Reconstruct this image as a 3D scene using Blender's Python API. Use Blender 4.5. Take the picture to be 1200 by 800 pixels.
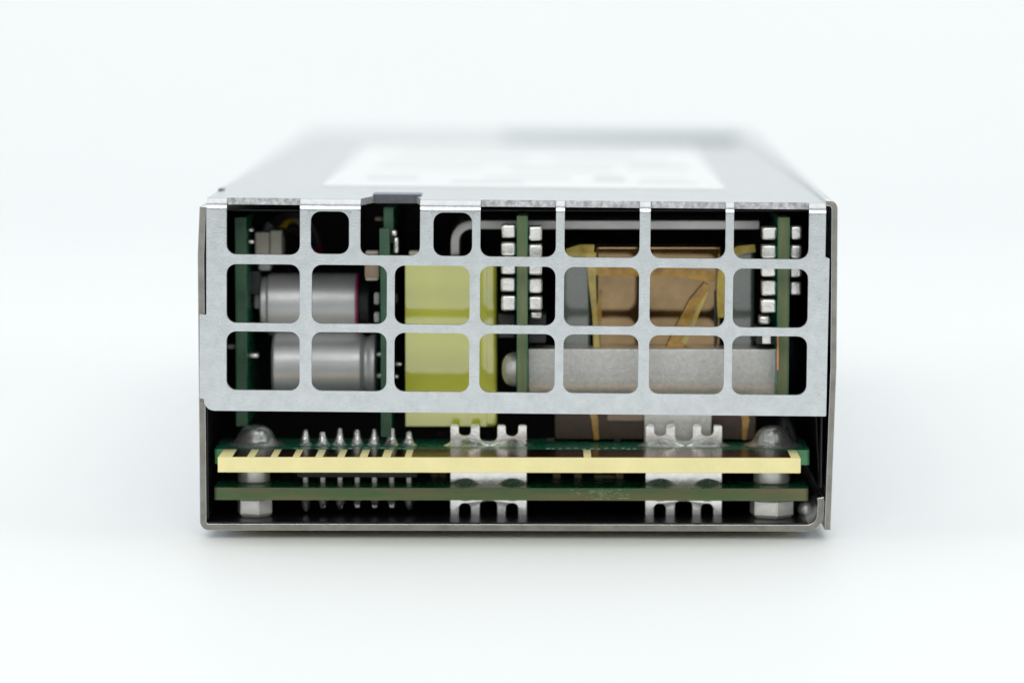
import bpy, bmesh, math, random
from mathutils import Vector, Matrix
random.seed(7)
R = math.radians
for o in list(bpy.data.objects): bpy.data.objects.remove(o)
sc = bpy.context.scene
col = sc.collection
MM = 0.001

# ------------------------------------------------------------------ camera
F_PX = 4267.0            # focal length in photo pixels (photo 1200 x 800)
D_CAM, Z_CAM = 421.0, 65.8        # millimetres
PITCH, YAW = R(5.75), math.atan(50 / F_PX)
X_CAM = (650 - 607) / 10.136
cam_d = bpy.data.cameras.new('camera'); cam = bpy.data.objects.new('camera', cam_d); col.objects.link(cam)
cam.location = Vector((X_CAM, -D_CAM, Z_CAM)) * MM
cam.rotation_euler = (R(90) - PITCH, 0, YAW)
cam_d.sensor_width = 36; cam_d.lens = F_PX / 1200 * 36
cam_d.clip_start = 0.01; cam_d.clip_end = 20
cam_d.dof.use_dof = True; cam_d.dof.focus_distance = 0.4235; cam_d.dof.aperture_fstop = 11.5
cam_d.dof.aperture_blades = 9
sc.camera = cam
CAM_R = cam.rotation_euler.to_matrix()

def P(px, py, y=0.0):
    """photo pixel -> point in mm on the upright plane at depth y (mm)"""
    d = CAM_R @ Vector((px - 600, 400 - py, -F_PX))
    t = (y + D_CAM) / d.y
    return Vector((X_CAM + d.x * t, y, Z_CAM + d.z * t))
def X(px, y=0.0, py=400): return P(px, py, y).x
def Z(py, y=0.0, px=607): return P(px, py, y).z

# ------------------------------------------------------------------ light: a white shooting tent
w = bpy.data.worlds.new('World'); sc.world = w; w.use_nodes = True
bg = w.node_tree.nodes['Background']
bg.inputs['Color'].default_value = (0.95, 0.985, 1.0, 1); bg.inputs['Strength'].default_value = 0.52
def area(name, loc, target, size, power, colr=(1, 1, 1)):
    l = bpy.data.lights.new(name, 'AREA'); l.shape = 'RECTANGLE'; l.size, l.size_y = size
    l.energy = power; l.color = colr
    o = bpy.data.objects.new(name, l); col.objects.link(o); o.location = loc
    o.rotation_euler = (Vector(target) - Vector(loc)).to_track_quat('-Z', 'Y').to_euler()
    return o
area('softbox_overhead', (0, 0.25, 0.95), (0, 0.12, 0), (1.7, 1.4), 6.4, (1, 0.99, 0.97))
area('softbox_front', (0.0, -1.15, 0.75), (0, 0, 0.02), (1.1, 0.5), 6.2, (1, 0.99, 0.97))
area('softbox_left', (-1.0, -0.1, 0.35), (0, 0.05, 0.0), (0.8, 0.5), 3.1, (1, 0.995, 0.98))
area('softbox_right', (1.0, -0.1, 0.35), (0, 0.05, 0.0), (0.8, 0.5), 3.1, (1, 0.995, 0.98))
sc.view_settings.view_transform = 'Standard'; sc.view_settings.look = 'None'
sc.view_settings.exposure = 0.0; sc.view_settings.gamma = 1.0
sc.view_settings.use_curve_mapping = False

# ------------------------------------------------------------------ materials
def mat(name, c, rough=0.4, metal=0.0, var=0.08, scale=600, bump=0.0, bscale=3000, coat=0.0, spec=0.5,
        c2=None, stretch=(1, 1, 1), rvar=0.1, specks=0.0, cells=0.0, cscale=900, coat_rough=0.05, trans=0.0, coat_ior=1.5):
    m = bpy.data.materials.new(name); m.use_nodes = True
    nt = m.node_tree; b = nt.nodes['Principled BSDF']; N = nt.nodes.new; L = nt.links.new
    tc = N('ShaderNodeTexCoord'); oi = N('ShaderNodeObjectInfo')
    off = N('ShaderNodeVectorMath'); off.operation = 'MULTIPLY_ADD'
    off.inputs[1].default_value = stretch
    sh = N('ShaderNodeVectorMath'); sh.operation = 'SCALE'; sh.inputs[0].default_value = (.37, .21, .53)
    L(oi.outputs['Random'], sh.inputs['Scale']); L(sh.outputs[0], off.inputs[2]); L(tc.outputs['Object'], off.inputs[0])
    n = N('ShaderNodeTexNoise'); n.inputs['Scale'].default_value = scale; n.inputs['Detail'].default_value = 6
    n.inputs['Roughness'].default_value = 0.62
    L(off.outputs[0], n.inputs['Vector'])
    mix = N('ShaderNodeMix'); mix.data_type = 'RGBA'
    lo = tuple(x * (1 - var) for x in c) if c2 is None else c
    hi = tuple(min(1, x * (1 + var)) for x in c) if c2 is None else c2
    mix.inputs['A'].default_value = (*lo, 1); mix.inputs['B'].default_value = (*hi, 1)
    ra = N('ShaderNodeMapRange'); ra.inputs['From Min'].default_value = 0.33; ra.inputs['From Max'].default_value = 0.67
    L(n.outputs['Fac'], ra.inputs['Value']); L(ra.outputs[0], mix.inputs['Factor'])
    last = mix.outputs['Result']
    if cells:
        v = N('ShaderNodeTexVoronoi'); v.inputs['Scale'].default_value = cscale; L(off.outputs[0], v.inputs['Vector'])
        bw = N('ShaderNodeRGBToBW'); L(v.outputs['Color'], bw.inputs[0])
        mr = N('ShaderNodeMapRange'); mr.inputs['To Min'].default_value = 1 - cells; mr.inputs['To Max'].default_value = 1 + cells * .4
        L(bw.outputs[0], mr.inputs['Value'])
        mm = N('ShaderNodeMix'); mm.data_type = 'RGBA'; mm.blend_type = 'MULTIPLY'; mm.inputs['Factor'].default_value = 1
        L(last, mm.inputs['A']); L(mr.outputs[0], mm.inputs['B']); last = mm.outputs['Result']
    if specks:
        s = N('ShaderNodeTexNoise'); s.inputs['Scale'].default_value = scale * 2.3; s.inputs['Detail'].default_value = 3
        L(off.outputs[0], s.inputs['Vector'])
        mr = N('ShaderNodeMapRange'); mr.inputs['From Min'].default_value = 0.68; mr.inputs['From Max'].default_value = 0.78
        mr.inputs['To Min'].default_value = 1; mr.inputs['To Max'].default_value = 1 - specks
        L(s.outputs['Fac'], mr.inputs['Value'])
        mm = N('ShaderNodeMix'); mm.data_type = 'RGBA'; mm.blend_type = 'MULTIPLY'; mm.inputs['Factor'].default_value = 1
        L(last, mm.inputs['A']); L(mr.outputs[0], mm.inputs['B']); last = mm.outputs['Result']
    L(last, b.inputs['Base Color'])
    rr = N('ShaderNodeMapRange'); rr.inputs['To Min'].default_value = max(0.02, rough - rvar); rr.inputs['To Max'].default_value = min(1, rough + rvar)
    n2 = N('ShaderNodeTexNoise'); n2.inputs['Scale'].default_value = bscale; n2.inputs['Detail'].default_value = 4
    L(off.outputs[0], n2.inputs['Vector']); L(n2.outputs['Fac'], rr.inputs['Value']); L(rr.outputs[0], b.inputs['Roughness'])
    if bump:
        bp = N('ShaderNodeBump'); bp.inputs['Strength'].default_value = bump; bp.inputs['Distance'].default_value = 0.0002
        L(n2.outputs['Fac'], bp.inputs['Height']); L(bp.outputs[0], b.inputs['Normal'])
    b.inputs['Metallic'].default_value = metal; b.inputs['Specular IOR Level'].default_value = spec
    b.inputs['Coat Weight'].default_value = coat; b.inputs['Coat Roughness'].default_value = coat_rough
    b.inputs['Coat IOR'].default_value = coat_ior
    b.inputs['Transmission Weight'].default_value = trans
    return m

M = {}
M['paper'] = mat('backdrop_white', (.815, .84, .85), .55, var=.01, scale=3, bump=0, spec=.3)
M['galv'] = mat('galvanised_steel', (.61, .64, .65), .22, 1.0, var=.07, scale=700, bump=.075, bscale=5200, cells=.04, cscale=3200, specks=.2)
M['cut'] = mat('sheared_steel_edge', (.48, .485, .49), .5, 0.8, var=.4, scale=1800, bump=.35, bscale=3500, specks=.5)
M['steel'] = mat('tray_steel_edge', (.27, .255, .23), .45, 0.9, var=.18, scale=500, bump=.12, bscale=3500, specks=.3)
M['tin'] = mat('tinned_metal', (.80, .79, .755), .3, 0.85, var=.12, scale=900, bump=.4, bscale=1800, specks=.6)
M['blade'] = mat('plated_blade', (.84, .835, .80), .2, 0.95, var=.08, scale=900, bump=.08, bscale=1500, specks=.25, rvar=.06)
M['solder'] = mat('solder', (.72, .73, .72), .24, 0.85, var=.12, scale=900, bump=.35, bscale=1600)
M['nickel'] = mat('nickel_brass', (.88, .86, .81), .32, 0.45, var=.08, scale=500, bump=.1, bscale=2500)
M['bar'] = mat('dull_aluminium', (.66, .655, .63), .42, 0.75, var=.09, scale=1900, bump=.3, bscale=4200, cells=.09, cscale=2600)
M['bar2'] = mat('grey_aluminium_strip', (.66, .65, .62), .5, 0.7, var=.15, scale=500, bump=.2, bscale=2000, stretch=(.25, 1, 1))
M['mask'] = mat('green_solder_mask', (.010, .11, .056), .28, var=.3, scale=700, c2=(.02, .17, .09), bump=.06, bscale=1200)
M['pcb_edge'] = mat('cut_board_edge', (.06, .175, .065), .6, c2=(.23, .175, .095), scale=60, stretch=(1, 1, 9), bump=.25, bscale=5000)
M['pcb_shaded_edge'] = mat('shaded_green_board_edge', (.03, .085, .045), .5, c2=(.05, .12, .065), scale=500, bump=.2, bscale=3000)  # green board edge with the dimness of the deeper interior put into the colour
M['pcb_lit_edge'] = mat('lit_green_board_edge', (.06, .22, .095), .5, c2=(.10, .29, .14), scale=500, bump=.2, bscale=3000)  # same green edge with the brighter front light put into the colour
M['pcb_olive'] = mat('olive_board_edge', (.085, .14, .055), .6, c2=(.17, .175, .085), scale=300, stretch=(3, 1, .4), bump=.2, bscale=4000)
M['fr4'] = mat('bare_fibreglass', (.80, .72, .36), .5, var=.05, scale=250, bump=.2, bscale=4500)
M['gold'] = mat('tarnished_gold_contact', (.26, .145, .065), .22, 1.0, var=.2, scale=400)
M['copper'] = mat('copper', (.55, .25, .11), .35, 1.0, var=.2, scale=500)
M['tape'] = mat('yellow_polyester_tape', (.60, .61, .055), .42, var=.04, scale=120, coat=1, coat_rough=.03, spec=.3, coat_ior=2.2, bump=.035, bscale=90, rvar=.02)
M['kapton'] = mat('brown_insulated_foil', (.245, .168, .09), .06, 1.0, var=.18, scale=260, bump=.05, bscale=260, rvar=.03)
M['amber'] = mat('amber_film_tape', (.36, .19, .006), .25, 0.0, var=.5, scale=500, coat=.5, bump=.2, bscale=700)
M['straw'] = mat('straw_film_tape', (.46, .35, .07), .2, 0.1, var=.35, scale=350, coat=.4)
M['ferrite'] = mat('grey_ferrite', (.085, .105, .085), .25, 0.0, var=.12, coat=1, coat_ior=1.85, coat_rough=.06, scale=300)
M['black'] = mat('black_insulating_film', (.008, .008, .009), .3, var=.3, scale=300, coat=0, spec=.3)
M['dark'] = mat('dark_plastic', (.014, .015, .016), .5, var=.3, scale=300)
M['can'] = mat('capacitor_can', (.60, .605, .61), .43, 0.6, var=.05, scale=300)
M['magenta'] = mat('magenta_sleeve', (.35, .008, .12), .4, var=.1)
M['rubber'] = mat('grey_plastic_end', (.36, .36, .35), .5, var=.06)
M['connector'] = mat('cream_nylon', (.46, .43, .37), .5, var=.06)
M['label'] = mat('white_label', (.77, .79, .80), .4, var=.01, scale=50)
M['ink'] = mat('grey_print', (.58, .60, .61), .5, var=.05)
M['handle'] = mat('grey_green_plastic', (.42, .49, .49), .5, var=.05)
M['bluefilm'] = mat('blue_grey_film', (.06, .08, .14), .35, var=.2)
M['lip'] = mat('dark_grey_lip', (.11, .115, .125), .4, .6, var=.2)
M['fibre'] = mat('pale_glass_fibre', (.34, .42, .25), .6, var=.2)
M['silk'] = mat('pale_teal_ink', (.26, .52, .46), .6, var=.25)
M['wire_y'] = mat('yellow_wire', (.45, .30, .01), .45, var=.1)
M['wire_r'] = mat('red_wire', (.30, .01, .02), .45, var=.1)
M['wire_k'] = mat('black_wire', (.012, .012, .012), .45, var=.1)
M['wire_b'] = mat('blue_wire', (.02, .04, .16), .45, var=.1)
M['tan_bounce'] = mat('tan_bounce_sheet', (.80, .68, .42), .6, var=.1)  # for the added bounce sheet under the tray
M['gap'] = mat('dark_brown_lacquer', (.05, .028, .015), .4, var=.2)
M['ceramic'] = mat('tan_ceramic', (.30, .22, .15), .45, var=.12)

# ------------------------------------------------------------------ mesh helpers (mm)
def ob(name, bm, m, parent=None, loc=(0, 0, 0), ang=40, rot=None, mats=None):
    for f in bm.faces: f.smooth = True
    bm.normal_update()
    for e in bm.edges:
        if len(e.link_faces) == 2:
            e.smooth = e.calc_face_angle(0) < R(ang)
    bmesh.ops.scale(bm, vec=(MM, MM, MM), verts=bm.verts)
    me = bpy.data.meshes.new(name); bm.to_mesh(me); bm.free()
    for k in (mats or [m]): me.materials.append(M[k])
    o = bpy.data.objects.new(name, me); col.objects.link(o)
    o.location = Vector(loc) * MM
    if rot: o.rotation_euler = rot
    wn = o.modifiers.new('weighted_normals', 'WEIGHTED_NORMAL'); wn.keep_sharp = True; wn.weight = 80
    if parent: o.parent = parent
    return o
def copy(o, loc, parent=None, rot=None):
    c = o.copy(); col.objects.link(c); c.location = Vector(loc) * MM
    c.parent = parent or o.parent
    if rot: c.rotation_euler = rot
    return c
def box(bm, a, b, bev=0.0, seg=2):
    r = bmesh.ops.create_cube(bm, size=1)
    vs = r['verts']
    for v in vs:
        v.co = Vector([a[i] + (v.co[i] + .5) * (b[i] - a[i]) for i in range(3)])
    if bev:
        es = list({e for v in vs for e in v.link_edges})
        bmesh.ops.bevel(bm, geom=es, offset=bev, segments=seg, profile=.5, affect='EDGES', clamp_overlap=True)
    return bm
def pbox(bm, x0, y0, x1, y1, d, depth, bev=0.05, seg=2):
    """box whose front face covers photo pixels x0..x1, y0..y1 at depth d"""
    cx, cy = (x0 + x1) / 2, (y0 + y1) / 2
    return box(bm, (P(x0, cy, d).x, d, P(cx, y1, d).z), (P(x1, cy, d).x, d + depth, P(cx, y0, d).z), bev, seg)
def B(): return bmesh.new()
def lathe(bm, prof, axis='Z', n=24, center=(0, 0, 0), jit=0.0, cap=True):
    """prof: list of (radius, height)"""
    rings = []
    c = Vector(center)
    for r, h in prof:
        ring = []
        for k in range(n):
            a = 2 * math.pi * k / n
            rr = r * (1 + random.uniform(-jit, jit))
            p = (rr * math.cos(a), rr * math.sin(a), h)
            if axis == 'X': p = (h, p[0], p[1])
            if axis == 'Y': p = (p[0], h, p[1])
            ring.append(bm.verts.new(c + Vector(p)))
        rings.append(ring)
    for a, b in zip(rings, rings[1:]):
        for k in range(n):
            bm.faces.new((a[k], a[(k + 1) % n], b[(k + 1) % n], b[k]))
    if cap:
        bm.faces.new(rings[0][::-1]); bm.faces.new(rings[-1])
    bmesh.ops.recalc_face_normals(bm, faces=bm.faces)
    return bm
def tube(bm, pts, r, n=10):
    pts = [Vector(p) for p in pts]
    # Catmull-Rom smoothing
    q = []
    ext = [pts[0] * 2 - pts[1]] + pts + [pts[-1] * 2 - pts[-2]]
    for i in range(1, len(ext) - 2):
        for s in range(6):
            t = s / 6
            p0, p1, p2, p3 = ext[i - 1:i + 3]
            q.append(.5 * ((2 * p1) + (p2 - p0) * t + (2 * p0 - 5 * p1 + 4 * p2 - p3) * t * t + (3 * p1 - p0 - 3 * p2 + p3) * t ** 3))
    q.append(pts[-1])
    rings = []
    for i, p in enumerate(q):
        d = (q[min(i + 1, len(q) - 1)] - q[max(i - 1, 0)]).normalized()
        u = d.orthogonal().normalized() if i == 0 else (u - d * u.dot(d)).normalized()
        v = d.cross(u)
        rings.append([bm.verts.new(p + (u * math.cos(2 * math.pi * k / n) + v * math.sin(2 * math.pi * k / n)) * r) for k in range(n)])
    for a, b in zip(rings, rings[1:]):
        for k in range(n): bm.faces.new((a[k], a[(k + 1) % n], b[(k + 1) % n], b[k]))
    bm.faces.new(rings[0][::-1]); bm.faces.new(rings[-1])
    bmesh.ops.recalc_face_normals(bm, faces=bm.faces)
    return bm
def round_poly(pts, seg=5):
    """pts: (x, y, radius) -> rounded closed polygon"""
    out = []; n = len(pts)
    for i in range(n):
        p = Vector(pts[i][:2]); r = pts[i][2] if len(pts[i]) > 2 else 0
        if r <= 0: out.append(p); continue
        a = Vector(pts[i - 1][:2]); b = Vector(pts[(i + 1) % n][:2])
        u = (a - p).normalized(); v = (b - p).normalized()
        th = math.acos(max(-1, min(1, u.dot(v))))
        na = pts[i - 1][2] if len(pts[i - 1]) > 2 else 0; nb = pts[(i + 1) % n][2] if len(pts[(i + 1) % n]) > 2 else 0
        t = min(r / math.tan(th / 2), (a - p).length * (.49 if na > .2 else .9), (b - p).length * (.49 if nb > .2 else .9)); rr = t * math.tan(th / 2)
        c = p + (u + v).normalized() * (rr / math.sin(th / 2))
        s = p + u * t - c; e = p + v * t - c
        a0 = math.atan2(s.y, s.x); da = math.atan2(e.y, e.x) - a0
        while da > math.pi: da -= 2 * math.pi
        while da < -math.pi: da += 2 * math.pi
        for k in range(seg + 1):
            q = a0 + da * k / seg
            out.append(c + Vector((math.cos(q), math.sin(q))) * rr)
    return out
def sheet(outline, holes, thick, fmap, cuts=(), bev=0.07):
    """2-D sheet with holes -> solid; fmap(u, v, t) gives the 3-D point at depth t in the sheet"""
    bm = B()
    for lp in [outline] + holes:
        vs = [bm.verts.new((p[0], p[1], 0)) for p in lp]
        for a, b in zip(vs, vs[1:] + vs[:1]): bm.edges.new((a, b))
    bmesh.ops.triangle_fill(bm, use_beauty=True, use_dissolve=False, edges=bm.edges[:])
    for c in cuts:
        bmesh.ops.bisect_plane(bm, geom=bm.verts[:] + bm.edges[:] + bm.faces[:], plane_co=(0, c, 0), plane_no=(0, 1, 0), dist=1e-5)
    top = bm.verts[:]; faces = bm.faces[:]; bound = [e for e in bm.edges if len(e.link_faces) == 1]
    for f in faces:
        if f.normal.z < 0: f.normal_flip()
    uv = {v: (v.co.x, v.co.y) for v in top}
    back = {v: bm.verts.new(fmap(*uv[v], thick)) for v in top}
    for f in faces: bm.faces.new([back[v] for v in reversed(f.verts)])
    rim = []
    for e in bound:
        a, b = e.verts
        f = bm.faces.new((a, b, back[b], back[a])); rim.append(f)
    for v in top: v.co = fmap(*uv[v], 0)
    for f in rim: f.material_index = 1
    bmesh.ops.recalc_face_normals(bm, faces=bm.faces)
    if bev:
        bmesh.ops.bevel(bm, geom=bound, offset=bev, segments=2, profile=.5, affect='EDGES', clamp_overlap=True)
    return bm
def path_sheet(path, thick, y0, y1, bev=0.06, closed=False):
    """a bent sheet: open (x, z) path offset by its thickness, drawn out from depth y0 to y1"""
    n = len(path); L, Rr = [], []
    for i, p in enumerate(path):
        d = (Vector(path[min(i + 1, n - 1)]) - Vector(path[max(i - 1, 0)])).normalized()
        nn = Vector((-d.y, d.x)) * thick / 2
        L.append(Vector(p) + nn); Rr.append(Vector(p) - nn)
    loop = L + Rr[::-1]
    bm = B()
    f0 = [bm.verts.new((p.x, y0, p.y)) for p in loop]; f1 = [bm.verts.new((p.x, y1, p.y)) for p in loop]
    m = len(loop)
    for i in range(m):
        bm.faces.new((f0[i], f0[(i + 1) % m], f1[(i + 1) % m], f1[i]))
    e0 = []
    for i in range(n - 1):
        for ff in (f0, f1):
            bm.faces.new((ff[i], ff[i + 1], ff[m - 2 - i], ff[m - 1 - i]))
    bmesh.ops.recalc_face_normals(bm, faces=bm.faces)
    for f in bm.faces:
        if abs(f.normal.y) > .9: f.material_index = 1
    if bev:
        es = [e for e in bm.edges if len(e.link_faces) == 2 and e.calc_face_angle(0) > R(60)]
        bmesh.ops.bevel(bm, geom=es, offset=bev, segments=2, profile=.5, affect='EDGES', clamp_overlap=True)
    return bm

# ------------------------------------------------------------------ setting: seamless white backdrop
bm = B()
prof = [(-2.0, 0.0), (0.55, 0.0)]
for k in range(1, 13):
    a = R(90) * k / 12; prof.append((0.55 + 0.5 * math.sin(a), 0.5 - 0.5 * math.cos(a)))
prof.append((1.05, 1.6))
rows = [[bm.verts.new((x * 1000, y * 1000, z * 1000)) for x in (-2.2, 2.2)] for y, z in prof]
for a, b in zip(rows, rows[1:]): bm.faces.new((a[0], a[1], b[1], b[0]))
bd = ob('backdrop', bm, 'paper'); bd['kind'] = 'structure'

# ------------------------------------------------------------------ the power supply
root = bpy.data.objects.new('power_supply', None); col.objects.link(root)
root['label'] = 'silver metal server power supply lying on white surface, open vent grid showing circuit boards'
root['category'] = 'power supply'
LEN = 185.0
# --- vented cover: front grid bent over into the top panel, turned half a degree
TILT = 0.0079
ZT = Z(235.0, 1.0)               # outer level of the top
rb = 1.35                        # bend radius (outer)
ZB = ZT - rb                     # the front becomes curved here
arc = rb * math.pi / 2
T = 0.8
def cover_map(u, v, t):
    if v <= ZB: y, z = t, v
    elif v <= ZB + arc:
        a = (v - ZB) / rb; y, z = rb - (rb - t) * math.cos(a), ZB + (rb - t) * math.sin(a)
    else: y, z = rb + (v - ZB - arc), ZT - t
    x = u; cz = 24.0
    return Vector((x + TILT * (z - cz), y, z - TILT * x))
def topv(depth): return ZB + arc + depth - rb
V = lambda py: Z(py)
U = lambda px: P(px, 350).x
xl, xt, xr, xr2 = U(241.5), U(233.5), U(966), U(971)
vb = V(484.3)
outline = round_poly([
    (U(238.5), vb, 1.3), (U(970), vb, .15), (xr2, V(300), .1), (xr, V(298), .1), (xr, topv(0.6), 0), (xr, topv(LEN - .5), 0),
    (xl, topv(LEN - .5), 0), (xl, topv(.6), 0), (xl, V(373), .2), (xt, V(371), .15), (xt, V(470), .1), (U(238.5), V(470.5), .1)])
cols = [(265, 351), (365, 453), (462, 550), (562, 650.5), (660.5, 748.5), (761, 849), (858.5, 946.5)]
holes = []
rc = 1.15
def rect(x0, x1, v0, v1, r): return round_poly([(U(x0), v0, r), (U(x1), v0, r), (U(x1), v1, r), (U(x0), v1, r)], 6)
for a, b in cols:
    holes.append(rect(a, b, V(381.3), V(312.2), rc)); holes.append(rect(a, b, V(460), V(391), rc))
for i in (0, 3, 4, 5, 6):
    a, b = cols[i]
    holes.append(round_poly([(U(a), V(301.2), rc), (U(b), V(301.2), rc), (U(b), topv(1.9), .8), (U(a), topv(1.9), .8)], 5))
holes.append(rect(363.5, 408.5, V(299.7), V(249.7), rc)); holes.append(rect(507, 552.5, V(300.9), V(249.8), rc))
holes.append(round_poly([(U(421.5), V(301), 1), (U(491.5), V(301), 1), (U(491.5), topv(2.2), .3), (U(485), topv(7.5), .5), (U(434), topv(7.5), .5), (U(421.5), topv(2.2), .3)], 4))
cuts = [ZB + arc * k / 8 for k in range(9)] + [topv(12), topv(60)]
ob('vented_cover', sheet(outline, holes, T, cover_map, cuts), None, root, mats=['galv', 'cut'], ang=12.5)
# --- tray: left side, floor and right lip are one bent sheet
XL = P(235.6, 430).x; ZF = Z(619.3); XR = P(962, 600).x
th = 0.78
path = [(P(236.9, 245).x, Z(243)), (XL, Z(300)), (XL, ZF + .65)]
for k in range(1, 7):
    a = R(90) * k / 6; path.append((XL + .65 * (1 - math.cos(a)), ZF + .65 * (1 - math.sin(a))))
path += [(0, ZF), (XR - 1.6, ZF)]
for k in range(1, 7):
    a = R(84) * k / 6; path.append((XR - 1.6 + 1.6 * math.sin(a), ZF + 1.6 - 1.6 * math.cos(a)))
path += [(path[-1][0] + .12, Z(590)), (path[-1][0] + .02, Z(583.5))]
tray = ob('tray', path_sheet(path, th, 0.95, LEN), None, root, ang=35, mats=['galv', 'steel'])
ZU = ZF - th / 2                 # underside of the floor
for fx in (-26, 27):
    for fy in (14, 165):
        f = lathe(B(), [(0, ZU + .02), (3.0, ZU + .02), (2.4, ZU * .5), (1.6, 0.0), (0, 0)], center=(fx, fy, 0), cap=False)
        ob('foot', f, 'steel', root)
bm = B(); box(bm, (XL + 3.5, 3.0, ZU - .10), (XR - 2.5, LEN - 3, ZU - .01)); ob('added_bounce_sheet', bm, 'tan_bounce', root)  # added sheet, pale tan to bounce warm light into the gap below
# --- side cover: leaning right-hand wall with its top lip
path = [(P(968, 237).x, Z(238.2)), (P(973, 237).x, Z(238.2))]
pc = Vector((P(973, 246).x, Z(246)))
for k in range(1, 6):
    a = R(88) * k / 5; path.append((pc.x + .55 * math.sin(a), pc.y + .75 * math.cos(a)))
path += [(P(977.2, 430).x, Z(430)), (P(970.2, 621).x, Z(621))]
path = [(p[0], p[1]) for p in path]
ob('side_cover', path_sheet(path, .72, 0.5, LEN - .3), None, root, ang=35, mats=['galv', 'steel'])
# --- rear end
rear = ob('rear_plate', box(B(), (U(243), LEN - 1.2, ZF + .6), (U(962), LEN + .0, ZT - 1.7), .1), 'galv', root)
bm = B()
box(bm, (U(650) - 8.5, 160, ZT - .1), (U(650) + 29.5, 176, ZT + .55), .3)
hd = ob('handle', bm, 'handle', root)
# --- label on the top
def top_patch(x0, x1, y0, y1, h0, h1):
    bm = B(); vs = []
    zz = lambda x: ZT - TILT * x
    for (x, y) in ((x0, y0), (x1, y0), (x1, y1), (x0, y1)):
        vs.append((x, y, zz(x)))
    a = [bm.verts.new((x, y, z + h0)) for x, y, z in vs]; b = [bm.verts.new((x, y, z + h1)) for x, y, z in vs]
    bm.faces.new(a[::-1]); bm.faces.new(b)
    for i in range(4): bm.faces.new((a[i], a[(i + 1) % 4], b[(i + 1) % 4], b[i]))
    return bm
lx0, lx1 = X_CAM - 28.6, X_CAM + 21.0
lab = ob('label', top_patch(lx0, lx1, 26, 132, .01, .10), 'label', root)
for (x0, x1, y0, y1) in ((-24, -17.4, 41, 47), (-13, -4, 34, 38), (-9, 2, 44, 48), (5, 9, 40, 50), (10.5, 18, 36, 39), (11, 17, 44, 47),
                         (-24, -10, 66, 70), (-6, 8, 64, 70), (10, 18, 70, 78), (-24, -4, 84, 90), (0, 16, 88, 94), (-22, 12, 106, 112)):
    ob('printed_block', top_patch(X_CAM + x0, X_CAM + x1, y0, y1, .101, .106), 'ink', lab)
# blue grey film edge in the top notch, and a small tag at the left top edge
bm = top_patch(U(433.5), U(491), 7.6, 12, .01, .16); ob('film_tab', bm, 'bluefilm', root)
bm = B(); zt = ZT - TILT * U(460); box(bm, (U(435.5), 7.25, zt - .85), (U(486), 7.42, zt + .02), .03); ob('film_tab', bm, 'lip', root)
bm = top_patch(xl + .1, xl + .7, 15, 18, -.3, .18); ob('film_tab', bm, 'bluefilm', root)

# ------------------------------------------------------------------ insulation lining
bm = B(); box(bm, (XL + .5, 1.2, ZF + .42), (XR - 1.4, 150, ZF + .56)); ob('insulating_film', bm, 'black', root)
bm = B(); box(bm, (P(240, 430).x, 1.6, ZF + .9), (P(240, 430).x + .15, 150, ZT - 1.6)); ob('insulating_film', bm, 'black', root)
a, b = P(966, 250, 2), P(962.5, 570, 2)
bm = B(); vs = [bm.verts.new(p) for p in ((a.x, 1.3, a.z), (b.x, 1.3, b.z), (b.x, 150, b.z), (a.x, 150, a.z))]
vs2 = [bm.verts.new(v.co + Vector((-.18, 0, 0))) for v in vs]
bm.faces.new(vs); bm.faces.new(vs2[::-1])
for i in range(4): bm.faces.new((vs[i], vs[(i + 1) % 4], vs2[(i + 1) % 4], vs2[i]))
bmesh.ops.recalc_face_normals(bm, faces=bm.faces)
ob('insulating_film', bm, 'black', root)
a, b = P(957, 470, 3), P(961.5, 572, 3)
bm = B(); vs = [bm.verts.new(p) for p in ((a.x, 4, a.z), (b.x, 4, b.z), (b.x, 60, b.z), (a.x, 60, a.z))]
vs2 = [bm.verts.new(v.co + Vector((-.13, 0, 0))) for v in vs]
bm.faces.new(vs); bm.faces.new(vs2[::-1])
for i in range(4): bm.faces.new((vs[i], vs[(i + 1) % 4], vs2[(i + 1) % 4], vs2[i]))
bmesh.ops.recalc_face_normals(bm, faces=bm.faces)
ob('insulating_film', bm, 'black', root)
bm = B(); box(bm, (U(246), 62, ZF + .7), (U(955), 63, ZT - 1.8)); ob('dark_backing', bm, 'dark', root)  # added dark backing, stands in for the dark depth of the interior
bm = B(); box(bm, (U(246), 7, ZT - 1.62), (U(420), 61, ZT - 1.5)); ob('insulating_film', bm, 'black', root)
bm = B(); box(bm, (U(493), 7, ZT - 1.62), (U(955), 61, ZT - 1.5)); ob('insulating_film', bm, 'black', root)

# ------------------------------------------------------------------ the two horizontal boards
YT, YB = -4.0, 3.2                       # tongue front edge, board front edge
zu1 = Z(536, YT); zu0 = Z(553.8, YT)     # upper board top and underside
zl1 = Z(571.5, YB); zl0 = Z(586, YB)
def board(name, x0, x1, y0, y1, z0, z1, cut, r=.5, extra=None):
    pts = extra or [(x0, y0, r), (x1, y0, r), (x1, y1, 0), (x0, y1, 0)]
    bm = sheet(round_poly(pts, 4), [], z1 - z0, lambda u, v, t: Vector((u, v, z1 - t)), bev=.05)
    return ob(name, bm, None, root, mats=['mask', cut], ang=30)
bx0, bx1 = X(250, YB), X(950, YB)
upper = board('output_board', bx0, bx1, YB, 13, zu0, zu1, 'pcb_lit_edge')
lower = board('lower_board', X(249, YB), X(949, YB), YB, 18, zl0, zl1, 'pcb_edge')
# bare fibreglass contact tongue of the upper board
tx0, tx1 = X(254, YT), X(939.5, YT)
bm = B(); box(bm, (tx0, YT, zu0), (tx1, YB - .003, zu1 - .012), .09)
tongue = ob('edge_connector', bm, 'fr4', upper)
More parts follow.
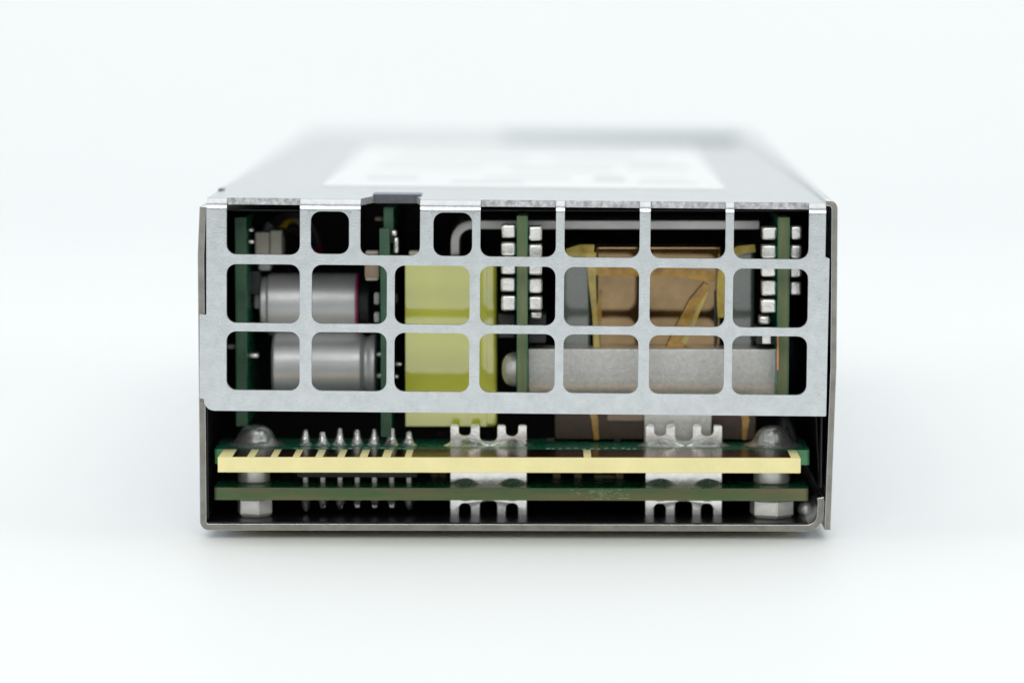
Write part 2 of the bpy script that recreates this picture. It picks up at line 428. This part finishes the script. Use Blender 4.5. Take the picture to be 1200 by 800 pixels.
# contact pads on the tongue
g = [(272, 289), (298, 316.5), (325, 342.5), (351, 369), (378, 395), (403.5, 421), (430.5, 447.5), (457.5, 474)]
for a, b in g + [(482, 684), (693, 927)]:
    bm = B(); xa, xb = X(a, YT, 536), X(b, YT, 536)
    box(bm, (xa, YT + .35, zu1 - .011), (xb, YB - .05, zu1 + .02))
    ob('contact_pad', bm, 'gold', upper)

# --- pins with solder cones
YP = 7.6
pxs = [358, 378.2, 398.4, 418.6, 438.8, 459, 479.2]
hx0, hx1 = X(348, YP), X(489, YP)
zh = Z(558, YP)
bm = B(); box(bm, (hx0, YP - 1.2, zh), (hx1, YP + 1.2, zu0 - .02), .1); ob('pin_header', bm, 'dark', upper)
def pin_mesh():
    bm = B(); s = .29
    box(bm, (-s, -s, zl0 - 1.5), (s, s, zu1 + 1.5), .1); return bm
pin0 = None
for px in pxs:
    xp = X(px, YP, 520)
    if pin0 is None: pin0 = ob('pin', pin_mesh(), 'nickel', upper, (xp, YP, 0)); pin = pin0
    else: pin = copy(pin0, (xp, YP, 0))
    h = random.uniform(.85, 1.25)
    ob('solder_joint', lathe(B(), [(1.1, 0), (.8, .12), (.62, .36 * h), (.48, .75 * h), (.37, 1.15 * h), (.30, 1.5 * h), (.2, 1.6 * h)], n=11, jit=.17), 'solder', upper, (xp, YP, zu1), ang=70)
    h = random.uniform(.7, 1.05)
    ob('solder_joint', lathe(B(), [(.95, 0), (.72, -.12), (.60, -.6 * h), (.46, -1.2 * h), (.24, -1.85 * h)], n=11, jit=.15), 'solder', lower, (xp, YP, zl0), ang=70)

# --- blade clips joining the boards
YC = 7.0
def clip_bm():
    q = []
    def w(px, py): p = P(px, py, YC); return (p.x, p.z)
    pr = [(528, 537.5), (552, 562), (583, 592.5), (607.5, 617)]
    top, bot = 497.5, 604
    pts = []
    for i, (a, b) in enumerate(pr):
        pts += [(*w(a, top), .25), (*w(b, top), .25)]
        if i < 3:
            u = 511 if i != 1 else 517
            pts += [(*w(b, u), .65), (*w(pr[i + 1][0], u), .65)]
    for i in (3, 2, 1, 0):
        a, b = pr[i]
        pts += [(*w(b, bot), .2), (*w(a, bot), .2)]
        if i > 0:
            u = 589 if i != 2 else 586
            pts += [(*w(a, u), .65), (*w(pr[i - 1][1], u), .65)]
    return sheet(round_poly(pts, 5), [], 1.0, lambda u, v, t: Vector((u, YC + t, v)), bev=.12)
clip = ob('blade_clip', clip_bm(), None, upper, mats=['blade', 'blade'])
clip2 = copy(clip, (X(757.5, YC) - X(528, YC), 0, 0))
def mound(bm, c, rx, ry, h, sgn=1, n=28, m=6):
    rings = []
    ph = random.uniform(0, 6)
    for j in range(m + 1):
        s = j / m; r = 1 - s; hh = h * (1 - (1 - s) ** 2) ** 1.6 if s < 1 else h
        rings.append([bm.verts.new((c[0] + rx * r * math.cos(2 * math.pi * k / n) * (1 + .06 * math.sin(3 * 2 * math.pi * k / n + ph)),
                                    c[1] + ry * r * math.sin(2 * math.pi * k / n) * (1 + .06 * math.sin(2 * 2 * math.pi * k / n + ph)), c[2] + sgn * hh)) for k in range(n)] if j < m else [bm.verts.new((c[0], c[1], c[2] + sgn * h))])
    for a, b in zip(rings, rings[1:]):
        for k in range(n):
            if len(b) == 1: bm.faces.new((a[k], a[(k + 1) % n], b[0]))
            else: bm.faces.new((a[k], a[(k + 1) % n], b[(k + 1) % n], b[k]))
    bmesh.ops.recalc_face_normals(bm, faces=bm.faces)
    return bm
for px0 in (528, 757.5):
    for dx, rr in ((17, 2.9), (72, 2.7)):
        x = X(px0 + dx, YC, 520)
        ob('solder_joint', mound(B(), (x, YC + .4, zu1 - .02), rr, 1.7, .95), 'solder', upper, ang=80)
        ob('solder_joint', mound(B(), (x, YC + .4, zl0 + .02), rr * .8, 1.4, .75, -1), 'solder', lower, ang=80)
        ob('solder_joint', mound(B(), (x, YC + .2, zl1 - .02), rr * .8, 1.6, .7), 'solder', lower, ang=80)

# --- standoffs: screw mound, spacer and hexagonal foot
def standoff(px0, px1, hx0, hx1, mx0, mx1, rot):
    ys = 8.3; yh = 6.6
    xc = (X(hx0, yh - 2.4) + X(hx1, yh - 2.4)) / 2; rad = (X(hx1, yh - 2.4) - X(hx0, yh - 2.4)) / 2
    z0, z1 = ZF + .58, zl0
    bm = B()
    lathe(bm, [(rad * .86, z0), (rad, z0 + .38), (rad, z1 - .38), (rad * .86, z1)], n=6)
    bmesh.ops.bevel(bm, geom=[e for e in bm.edges if abs(e.verts[0].co.z - e.verts[1].co.z) > .5], offset=.12, segments=2, affect='EDGES')
    bmesh.ops.rotate(bm, verts=bm.verts, cent=(0, 0, 0), matrix=Matrix.Rotation(R(rot), 3, 'Z'))
    bmesh.ops.translate(bm, verts=bm.verts, vec=(xc, yh, 0))
    ob('hex_standoff', bm, 'nickel', lower, ang=30)
    xs = (X(px0, ys - 2) + X(px1, ys - 2)) / 2; rs = (X(px1, ys - 2) - X(px0, ys - 2)) / 2
    ob('spacer', lathe(B(), [(rs - .15, zl1), (rs, zl1 + .15), (rs, zu0 - .15), (rs - .15, zu0)], n=32, center=(xs, ys, 0)), 'nickel', lower, ang=40)
    xm = (X(mx0, ys) + X(mx1, ys)) / 2; rm = (X(mx1, ys) - X(mx0, ys)) / 2
    bm = lathe(B(), [(rm * 1.75, 0), (rm * 1.5, .14), (rm * 1.27, .40), (rm * 1.12, .8), (rm * 1.02, 1.25), (rm * .9, 1.62), (rm * .7, 1.92), (rm * .5, 2.12), (rm * .25, 2.22), (rm * .05, 2.25)], n=32, center=(xm, ys, zu1), jit=.022)
    ob('screw_head', bm, 'solder', upper, ang=70)
standoff(276, 314, 273.5, 317, 279, 319, -15)
standoff(885, 928, 880, 934, 887, 927, -20)
# rivet end by the right lip
xr_ = P(943.5, 597, 8)
ob('rivet', lathe(B(), [(.9, -6), (.9, -.4), (.85, -.1), (.68, .18), (.4, .34), (.05, .4)][::1], axis='Y', n=24, center=(xr_.x, 0, xr_.z)), 'nickel', tray, (0, 0, 0))
rv = bpy.data.objects[tray.children[-1].name]
for v in rv.data.vertices: v.co.y = 8 * MM - v.co.y
rv.data.flip_normals()

# small parts on the lower boards
for (px, dpt) in ((505, 12), (515, 12), (648, 11), (673, 11), (697, 13), (722, 11)):
    bm = B(); pbox(bm, px, 557, px + 9, 566, dpt, 1.0, .1)
    zz = min(v.co.z for v in bm.verts)
    bmesh.ops.translate(bm, verts=bm.verts, vec=(0, 0, zl1 - zz)); ob('chip_component', bm, 'ceramic', lower)
for (px, dpt, wpx) in ((512, 15, 8), (640, 9, 10), (660, 12, 12), (700, 14, 14), (720, 10, 8), (868, 13, 9)):
    bm = B(); xx = X(px, dpt); box(bm, (xx, dpt, zu1), (xx + wpx / 10, dpt + 1, zu1 + .6), .08); ob('chip_component', bm, 'dark', upper)
# capacitor between the boards (dim tan cylinder)
bm = B(); pbox(bm, 696, 556, 722, 570, 12, 2, .2); ob('chip_component', bm, 'ceramic', lower)

# ------------------------------------------------------------------ upright boards
def upright(x0, x1, y0, y1, d, depth, cut, name='upright_board', tz=None):
    xa, xb = X(x0, d, 350), X(x1, d, 350)
    bm = B(); za, zb = Z(y1, d), Z(y0, d)
    t = .10
    box(bm, (xa + t, d, za), (xb - t, d + depth, zb), .03, 1)
    o = ob(name, bm, cut, root)
    for (u0, u1) in ((xa, xa + t - .003), (xb - t + .003, xb)):
        bm = B(); box(bm, (u0, d + .02, za + .05), (u1, d + depth, zb - .04)); ob('solder_mask', bm, 'mask', o)
    return o
upA = upright(276, 289, 255, 500, 9, 40, 'pcb_shaded_edge')
upB = upright(446, 458, 300, 512, 6.5, 44, 'pcb_shaded_edge')
upB2 = upright(450, 461, 243, 285, 9, 38, 'pcb_shaded_edge')
bm = B(); pbox(bm, 444.5, 268, 456.5, 301, 6.2, 1.5, .1); ob('upright_board', bm, 'pcb_shaded_edge', root)
upC = upright(605.5, 618.5, 253, 468, 4, 30, 'pcb_olive')
upD = upright(911, 925, 254.5, 466, 4, 30, 'pcb_olive')

def mlcc(parent, x0, y0, x1, y1, d):
    jx, jy = random.uniform(-.8, .5), random.uniform(-.6, .6); x0 += jx; x1 += jx * .4; y0 += jy; y1 += random.uniform(-.9, .3); d += random.uniform(-.25, .35)
    bm = B(); pbox(bm, x0 + .3, y0 + .3, x1 - .3, y1 - .3, d, .75, .30, 3)
    for v in bm.verts: v.co += Vector([random.uniform(-.045, .045) for _ in range(3)])
    o = ob('ceramic_capacitor', bm, 'tin', parent, ang=60)
    bm = B(); pbox(bm, x0 + .8, y0 + .8, x1 - .8, y1 - .8, d + .76, 2.6, .1, 1)
    ob('capacitor_body', bm, 'ceramic', o)
for (a, b) in ((263, 280), (283.5, 300.5), (304.5, 322), (325.5, 343), (346.5, 364.5)): mlcc(upC, 587, a, 605, b, 4.6)
for (a, b) in ((264.5, 283), (286, 303), (306, 323.5), (326, 344), (347.5, 364)): mlcc(upC, 619, a, 636, b, 4.6)
mlcc(upC, 621, 365, 635, 374, 5.6)
for (a, b) in ((265, 282), (286.5, 303.5), (308, 325.5), (329, 347.5), (350.5, 368)): mlcc(upD, 892, a, 910.5, b, 4.6)
mlcc(upD, 889, 369, 903, 381, 5.4)
for (a, b) in ((265, 281.5), (287, 303.5), (308.5, 326), (329.5, 347)): mlcc(upD, 925.5, a, 940, b, 5.0)
# dark packages behind the ceramic capacitors
for (p, x0, x1, y0, y1) in ((upC, 619, 640, 368, 402), (upC, 584, 604, 368, 396), (upD, 886, 910, 382, 404)):
    bm = B(); pbox(bm, x0, y0, x1, y1, 7.5, 4, .2); ob('transistor', bm, 'dark', p)
bm = B(); pbox(bm, 893, 388, 904, 403, 6.6, .8, .15); ob('transistor', bm, 'tin', upD)
# exposed copper at the edge of the right board
bm = B(); pbox(bm, 910.4, 393, 913, 434, 3.9, .4, .05); ob('copper_edge', bm, 'copper', upD)

# ------------------------------------------------------------------ bus bar
bm = B(); xa = X(618.8, 8.0); xb = X(920, 8.0)
box(bm, (xa, 8.0, Z(474, 8)), (xb, 12.2, Z(408.5, 8)))
lowz = min(v.co.z for v in bm.verts)
bmesh.ops.bevel(bm, geom=[e for e in bm.edges if all(abs(v.co.z - lowz) < 1e-4 and v.co.y < 9 for v in e.verts)], offset=2.9, segments=10, profile=.5, affect='EDGES')
bmesh.ops.bevel(bm, geom=[e for e in bm.edges if e.calc_face_angle(0) > R(60)], offset=.14, segments=2, profile=.5, affect='EDGES')
bus = ob('bus_bar', bm, 'bar', root, ang=60)
bm = B(); pbox(bm, 755, 466, 834, 523, 9.3, 1.5, .12); ob('bus_bar_tab', bm, 'bar', bus)
c = P(605, 432.5, 8.9)
ob('bolt_head', lathe(B(), [(2.05, 0), (2.05, -.25), (1.95, -.75), (1.7, -1.2), (1.25, -1.5), (.7, -1.66), (.05, -1.7)], axis='X', n=28, center=tuple(c)), 'bar', bus, ang=60)

# ------------------------------------------------------------------ yellow taped choke
bm = B(); pbox(bm, 475.5, 306, 582.5, 500.5, 10.3, 17, .55, 4)
ych = ob('taped_choke', bm, 'tape', root, ang=60)
bm = B(); pbox(bm, 474.9, 307, 570.5, 499.5, 10.24, .3, .05); ob('tape_wrap', bm, 'tape', ych)
bm = B(); pbox(bm, 480, 300, 578, 305.5, 11, 15, .2); ob('choke_base', bm, 'dark', ych)

# ------------------------------------------------------------------ main transformer
dt = 11.0
tr = ob('transformer', pbox(B(), 697, 287, 846, 514, dt, 22, .5, 3), 'kapton', root, ang=60)
for (a, b) in ((652, 693), (855, 884)):
    bm = B(); pbox(bm, a, 292, b, 512, dt + .6, 20, .5, 3); ob('ferrite_core', bm, 'ferrite', tr)
def tape_strip(name, pts, wdt, m, d, th=.12):
    """band along pixel points, lying in the upright plane at depth d"""
    q = [P(x, y, d) for x, y in pts]; bm = B(); rows = []
    for i, p in enumerate(q):
        t = (q[min(i + 1, len(q) - 1)] - q[max(i - 1, 0)]).normalized()
        nn = Vector((-t.z, 0, t.x)) * (wdt[i] if isinstance(wdt, (list, tuple)) else wdt) / 2
        rows.append([bm.verts.new(p + nn), bm.verts.new(p - nn), bm.verts.new(p - nn + Vector((0, th, 0))), bm.verts.new(p + nn + Vector((0, th, 0)))])
    for a, b in zip(rows, rows[1:]):
        for k in range(4): bm.faces.new((a[k], a[(k + 1) % 4], b[(k + 1) % 4], b[k]))
    bm.faces.new(rows[0]); bm.faces.new(rows[-1][::-1])
    bmesh.ops.recalc_face_normals(bm, faces=bm.faces)
    return ob(name, bm, m, tr, ang=50)
tape_strip('tape_highlight', [(697, 317), (740, 318), (790, 318), (838, 325)], 1.1, 'amber', dt - .14)
tape_strip('tape_highlight', [(693, 296), (694, 330), (697, 370), (699, 406), (699, 470), (700, 512)], [1.2, .9, .55, .7, .7, .7], 'straw', dt - .3, .3)
tape_strip('tape_highlight', [(664, 296), (680, 294), (696, 295)], [.9, 1.5, 1.7], 'straw', dt - .05, .4)
tape_strip('tape_highlight', [(885, 291), (866, 293), (852, 301), (846, 320), (845, 345), (845, 372)], [.9, 1.0, 1.1, 1.0, 1.0, .8], 'straw', dt - .3, .5)
tape_strip('tape_highlight', [(828, 333), (815, 355), (803, 380), (792, 404), (786, 420)], [.7, 1.6, 1.8, 1.9, 1.9], 'amber', dt - .9, .25)
tape_strip('tape_highlight', [(829, 342), (819, 362), (809, 385), (801, 402)], [.2, .5, .6, .6], 'straw', dt - 1.0, .12)  # highlight along the amber diagonal, put in as a paler strip
tape_strip('tape_highlight', [(704, 340), (702, 362), (701, 405)], [.35, .6, .7], 'amber', dt - .16)
tape_strip('tape_highlight', [(838, 340), (838, 372), (838, 408)], [.25, .25, .25], 'dark', dt - .05)
bm = B(); pbox(bm, 650, 468, 886, 515, dt - .8, 12, .2); ob('bobbin', bm, 'gap', tr)
tape_strip('tape_highlight', [(690, 470), (697, 490), (699, 515)], [1.0, .8, .6], 'amber', dt - .95, .12)
tape_strip('tape_highlight', [(712, 488), (740, 488.5), (757, 488)], [.9, .9, .9], 'ceramic', dt - .95, .12)  # lit tan band across the bobbin, put in as a tan strip
tape_strip('tape_highlight', [(868, 470), (874, 492), (872, 515)], [.7, .9, .5], 'amber', dt - .95, .12)
# grey metal strip over the transformer, bent down at its left end
ds = 12.5
path = [(X(889, ds), Z(263.5, ds)), (X(553, ds), Z(263.5, ds))]
cc = (X(553, ds), Z(263.5, ds) - 2.0)
for k in range(1, 7):
    a = R(90) * k / 6; path.append((cc[0] - 2.0 * math.sin(a), cc[1] + 2.0 * math.cos(a)))
path.append((path[-1][0], Z(372, ds)))
ob('heat_spreader', path_sheet(path, 1.0, ds, ds + 18, .08), None, root, ang=35, mats=['bar2', 'bar2'])

# ------------------------------------------------------------------ electrolytic capacitors (lying along X)
def capacitor(xl_, xr_, yc, rad, d, lower_):
    xa, xb = X(xl_, d), X(xr_, d); zc = Z(yc, d + rad); yc_ = d + rad
    Lc = xb - xa
    if lower_:
        prof = [(.05, 0), (rad * .86, 0), (rad * .95, .12), (rad, .45), (rad, Lc - 2.05), (rad * .975, Lc - 1.8), (rad * .88, Lc - 1.45), (rad * .865, Lc - 1.2), (rad * .9, Lc - .95),
                (rad * .95, Lc - .65), (rad * .95, Lc - .22), (rad * .88, Lc), (.05, Lc)]
    else:
        prof = [(.05, 0), (rad * .8, 0), (rad * .9, .15), (rad * .9, .75), (rad * .97, .85), (rad, 1.1), (rad, Lc - .1), (rad * .97, Lc), (.05, Lc)]
    o = ob('electrolytic_capacitor', lathe(B(), prof, axis='X', n=48, center=(xa, yc_, zc)), 'can', root, ang=50)
    return o, xa, xb, yc_, zc
c1, xa, xb, yc_, zc = capacitor(304, 416.5, 357, 3.75, 13.5, False)
ob('sleeve_edge', lathe(B(), [(3.6, 0), (3.80, .02), (3.80, .26), (3.6, .30)], axis='X', n=48, center=(xb - .02, yc_, zc)), 'magenta', c1, ang=50)
ob('rubber_bung', lathe(B(), [(2.6, 0), (2.6, 1.2), (2.2, 1.5)], axis='X', n=32, center=(xb + .25, yc_, zc)), 'dark', c1)
c2, xa, xb, yc_, zc = capacitor(317, 440, 428, 3.95, 11.5, True)
for dz in (-1.3, 1.3):
    ob('lead', tube(B(), [(xb - .1, yc_, zc + dz), (xb + .3, yc_, zc + dz), (xb + .6, yc_, zc + dz)], .3), 'tin', c2)
# grey plastic pieces behind the left board
bm = B(); pbox(bm, 291, 318, 305, 345, 15, 4, .2); ob('bracket', bm, 'dark', root)
bm = B(); pbox(bm, 298, 322, 306, 362, 16, 3, .2); ob('bracket', bm, 'rubber', root)

# ------------------------------------------------------------------ cream connector, wires and chips
bm = B(); pbox(bm, 299, 272, 315.5, 301, 14, 5, .15); cn = ob('wire_connector', bm, 'connector', upA)
bm = B(); pbox(bm, 316.5, 270, 330, 301, 14.6, 5, .15); ob('connector_half', bm, 'connector', upA)
bm = B(); pbox(bm, 303, 303, 317, 317, 15, 4, .2); ob('connector_base', bm, 'rubber', upA)
for (pts, r, m) in ((((312, 274), (317, 264), (330, 259), (349, 262)), .65, 'rubber'), (((331, 268), (335, 261), (340, 260), (346, 265)), .5, 'wire_y'),
                    (((328, 274), (336, 268), (346, 268), (356, 274)), .6, 'wire_k'), (((318, 262), (330, 252), (346, 250), (364, 262), (374, 285)), .55, 'wire_k'),
                    (((360, 258), (368, 266), (372, 280), (373, 302)), .55, 'wire_r'), (((356, 260), (364, 272), (366, 288), (366, 304)), .5, 'wire_b')):
    dd = (26 if m in ('wire_r', 'wire_b') else 17) + random.uniform(-.8, .8)
    ob('wire', tube(B(), [P(x, y, dd + i * 1.2) for i, (x, y) in enumerate(pts)], r), m, root)
for (x0, y0, x1, y1, d, m, p) in ((290, 267, 297, 272, 10, 'tin', upA), (290, 281, 298, 286, 10, 'tin', upA), (291, 414, 303, 420, 11, 'tin', upA), (290, 380, 298, 386, 13, 'dark', upA),
                                  (266, 404, 276, 409, 13, 'connector', upA),
                                  (427, 298, 445, 326, 8.2, 'ceramic', upB), (428, 294, 444, 298.5, 8.0, 'connector', upB), (428, 325, 443.5, 329, 8.0, 'connector', upB),
                                  (438, 343, 445, 357, 8, 'rubber', upB), (438, 366, 445, 378, 8, 'rubber', upB), (458.5, 344, 466, 356, 9, 'dark', upB),
                                  (461, 278, 467, 297, 7.5, 'tin', upB2), (458, 270, 465, 277, 7.2, 'tin', upB2), (439, 254, 449, 259, 13, 'ceramic', upB2),
                                  (479, 294, 492, 300, 10, 'connector', root), (462, 425, 471, 429, 10, 'tin', upB), (461, 439, 467, 444, 10, 'tin', upB)):
    bm = B(); pbox(bm, x0, y0, x1, y1, d, 1.4, .22); ob('chip_component', bm, m, p, ang=60)

for k in range(60):
    px = random.gauss(706, 14); py = random.uniform(573.5, 584.5); ln = random.uniform(2, 6)
    bm = B(); a = P(px, py, YB); box(bm, (a.x, YB - .035, a.z - .035), (a.x + ln / 10, YB + .05, a.z + .035))
    bmesh.ops.rotate(bm, verts=bm.verts, cent=a, matrix=Matrix.Rotation(random.uniform(-.5, .5), 3, 'Y'))
    ob('glass_fibre', bm, 'fibre', lower)
for (x0, x1) in ((344, 492), (640, 742)):
    px = x0
    while px < x1:
        wd = random.uniform(2.5, 6); yy = YB + random.uniform(.35, 1.3); xx = X(px, yy, 524)
        bm = B(); box(bm, (xx, yy, zu1 - .002), (xx + wd / 10, yy + random.uniform(.15, .4), zu1 + .03))
        ob('silkscreen_mark', bm, 'silk', upper)
        px += wd + random.uniform(1.5, 6)
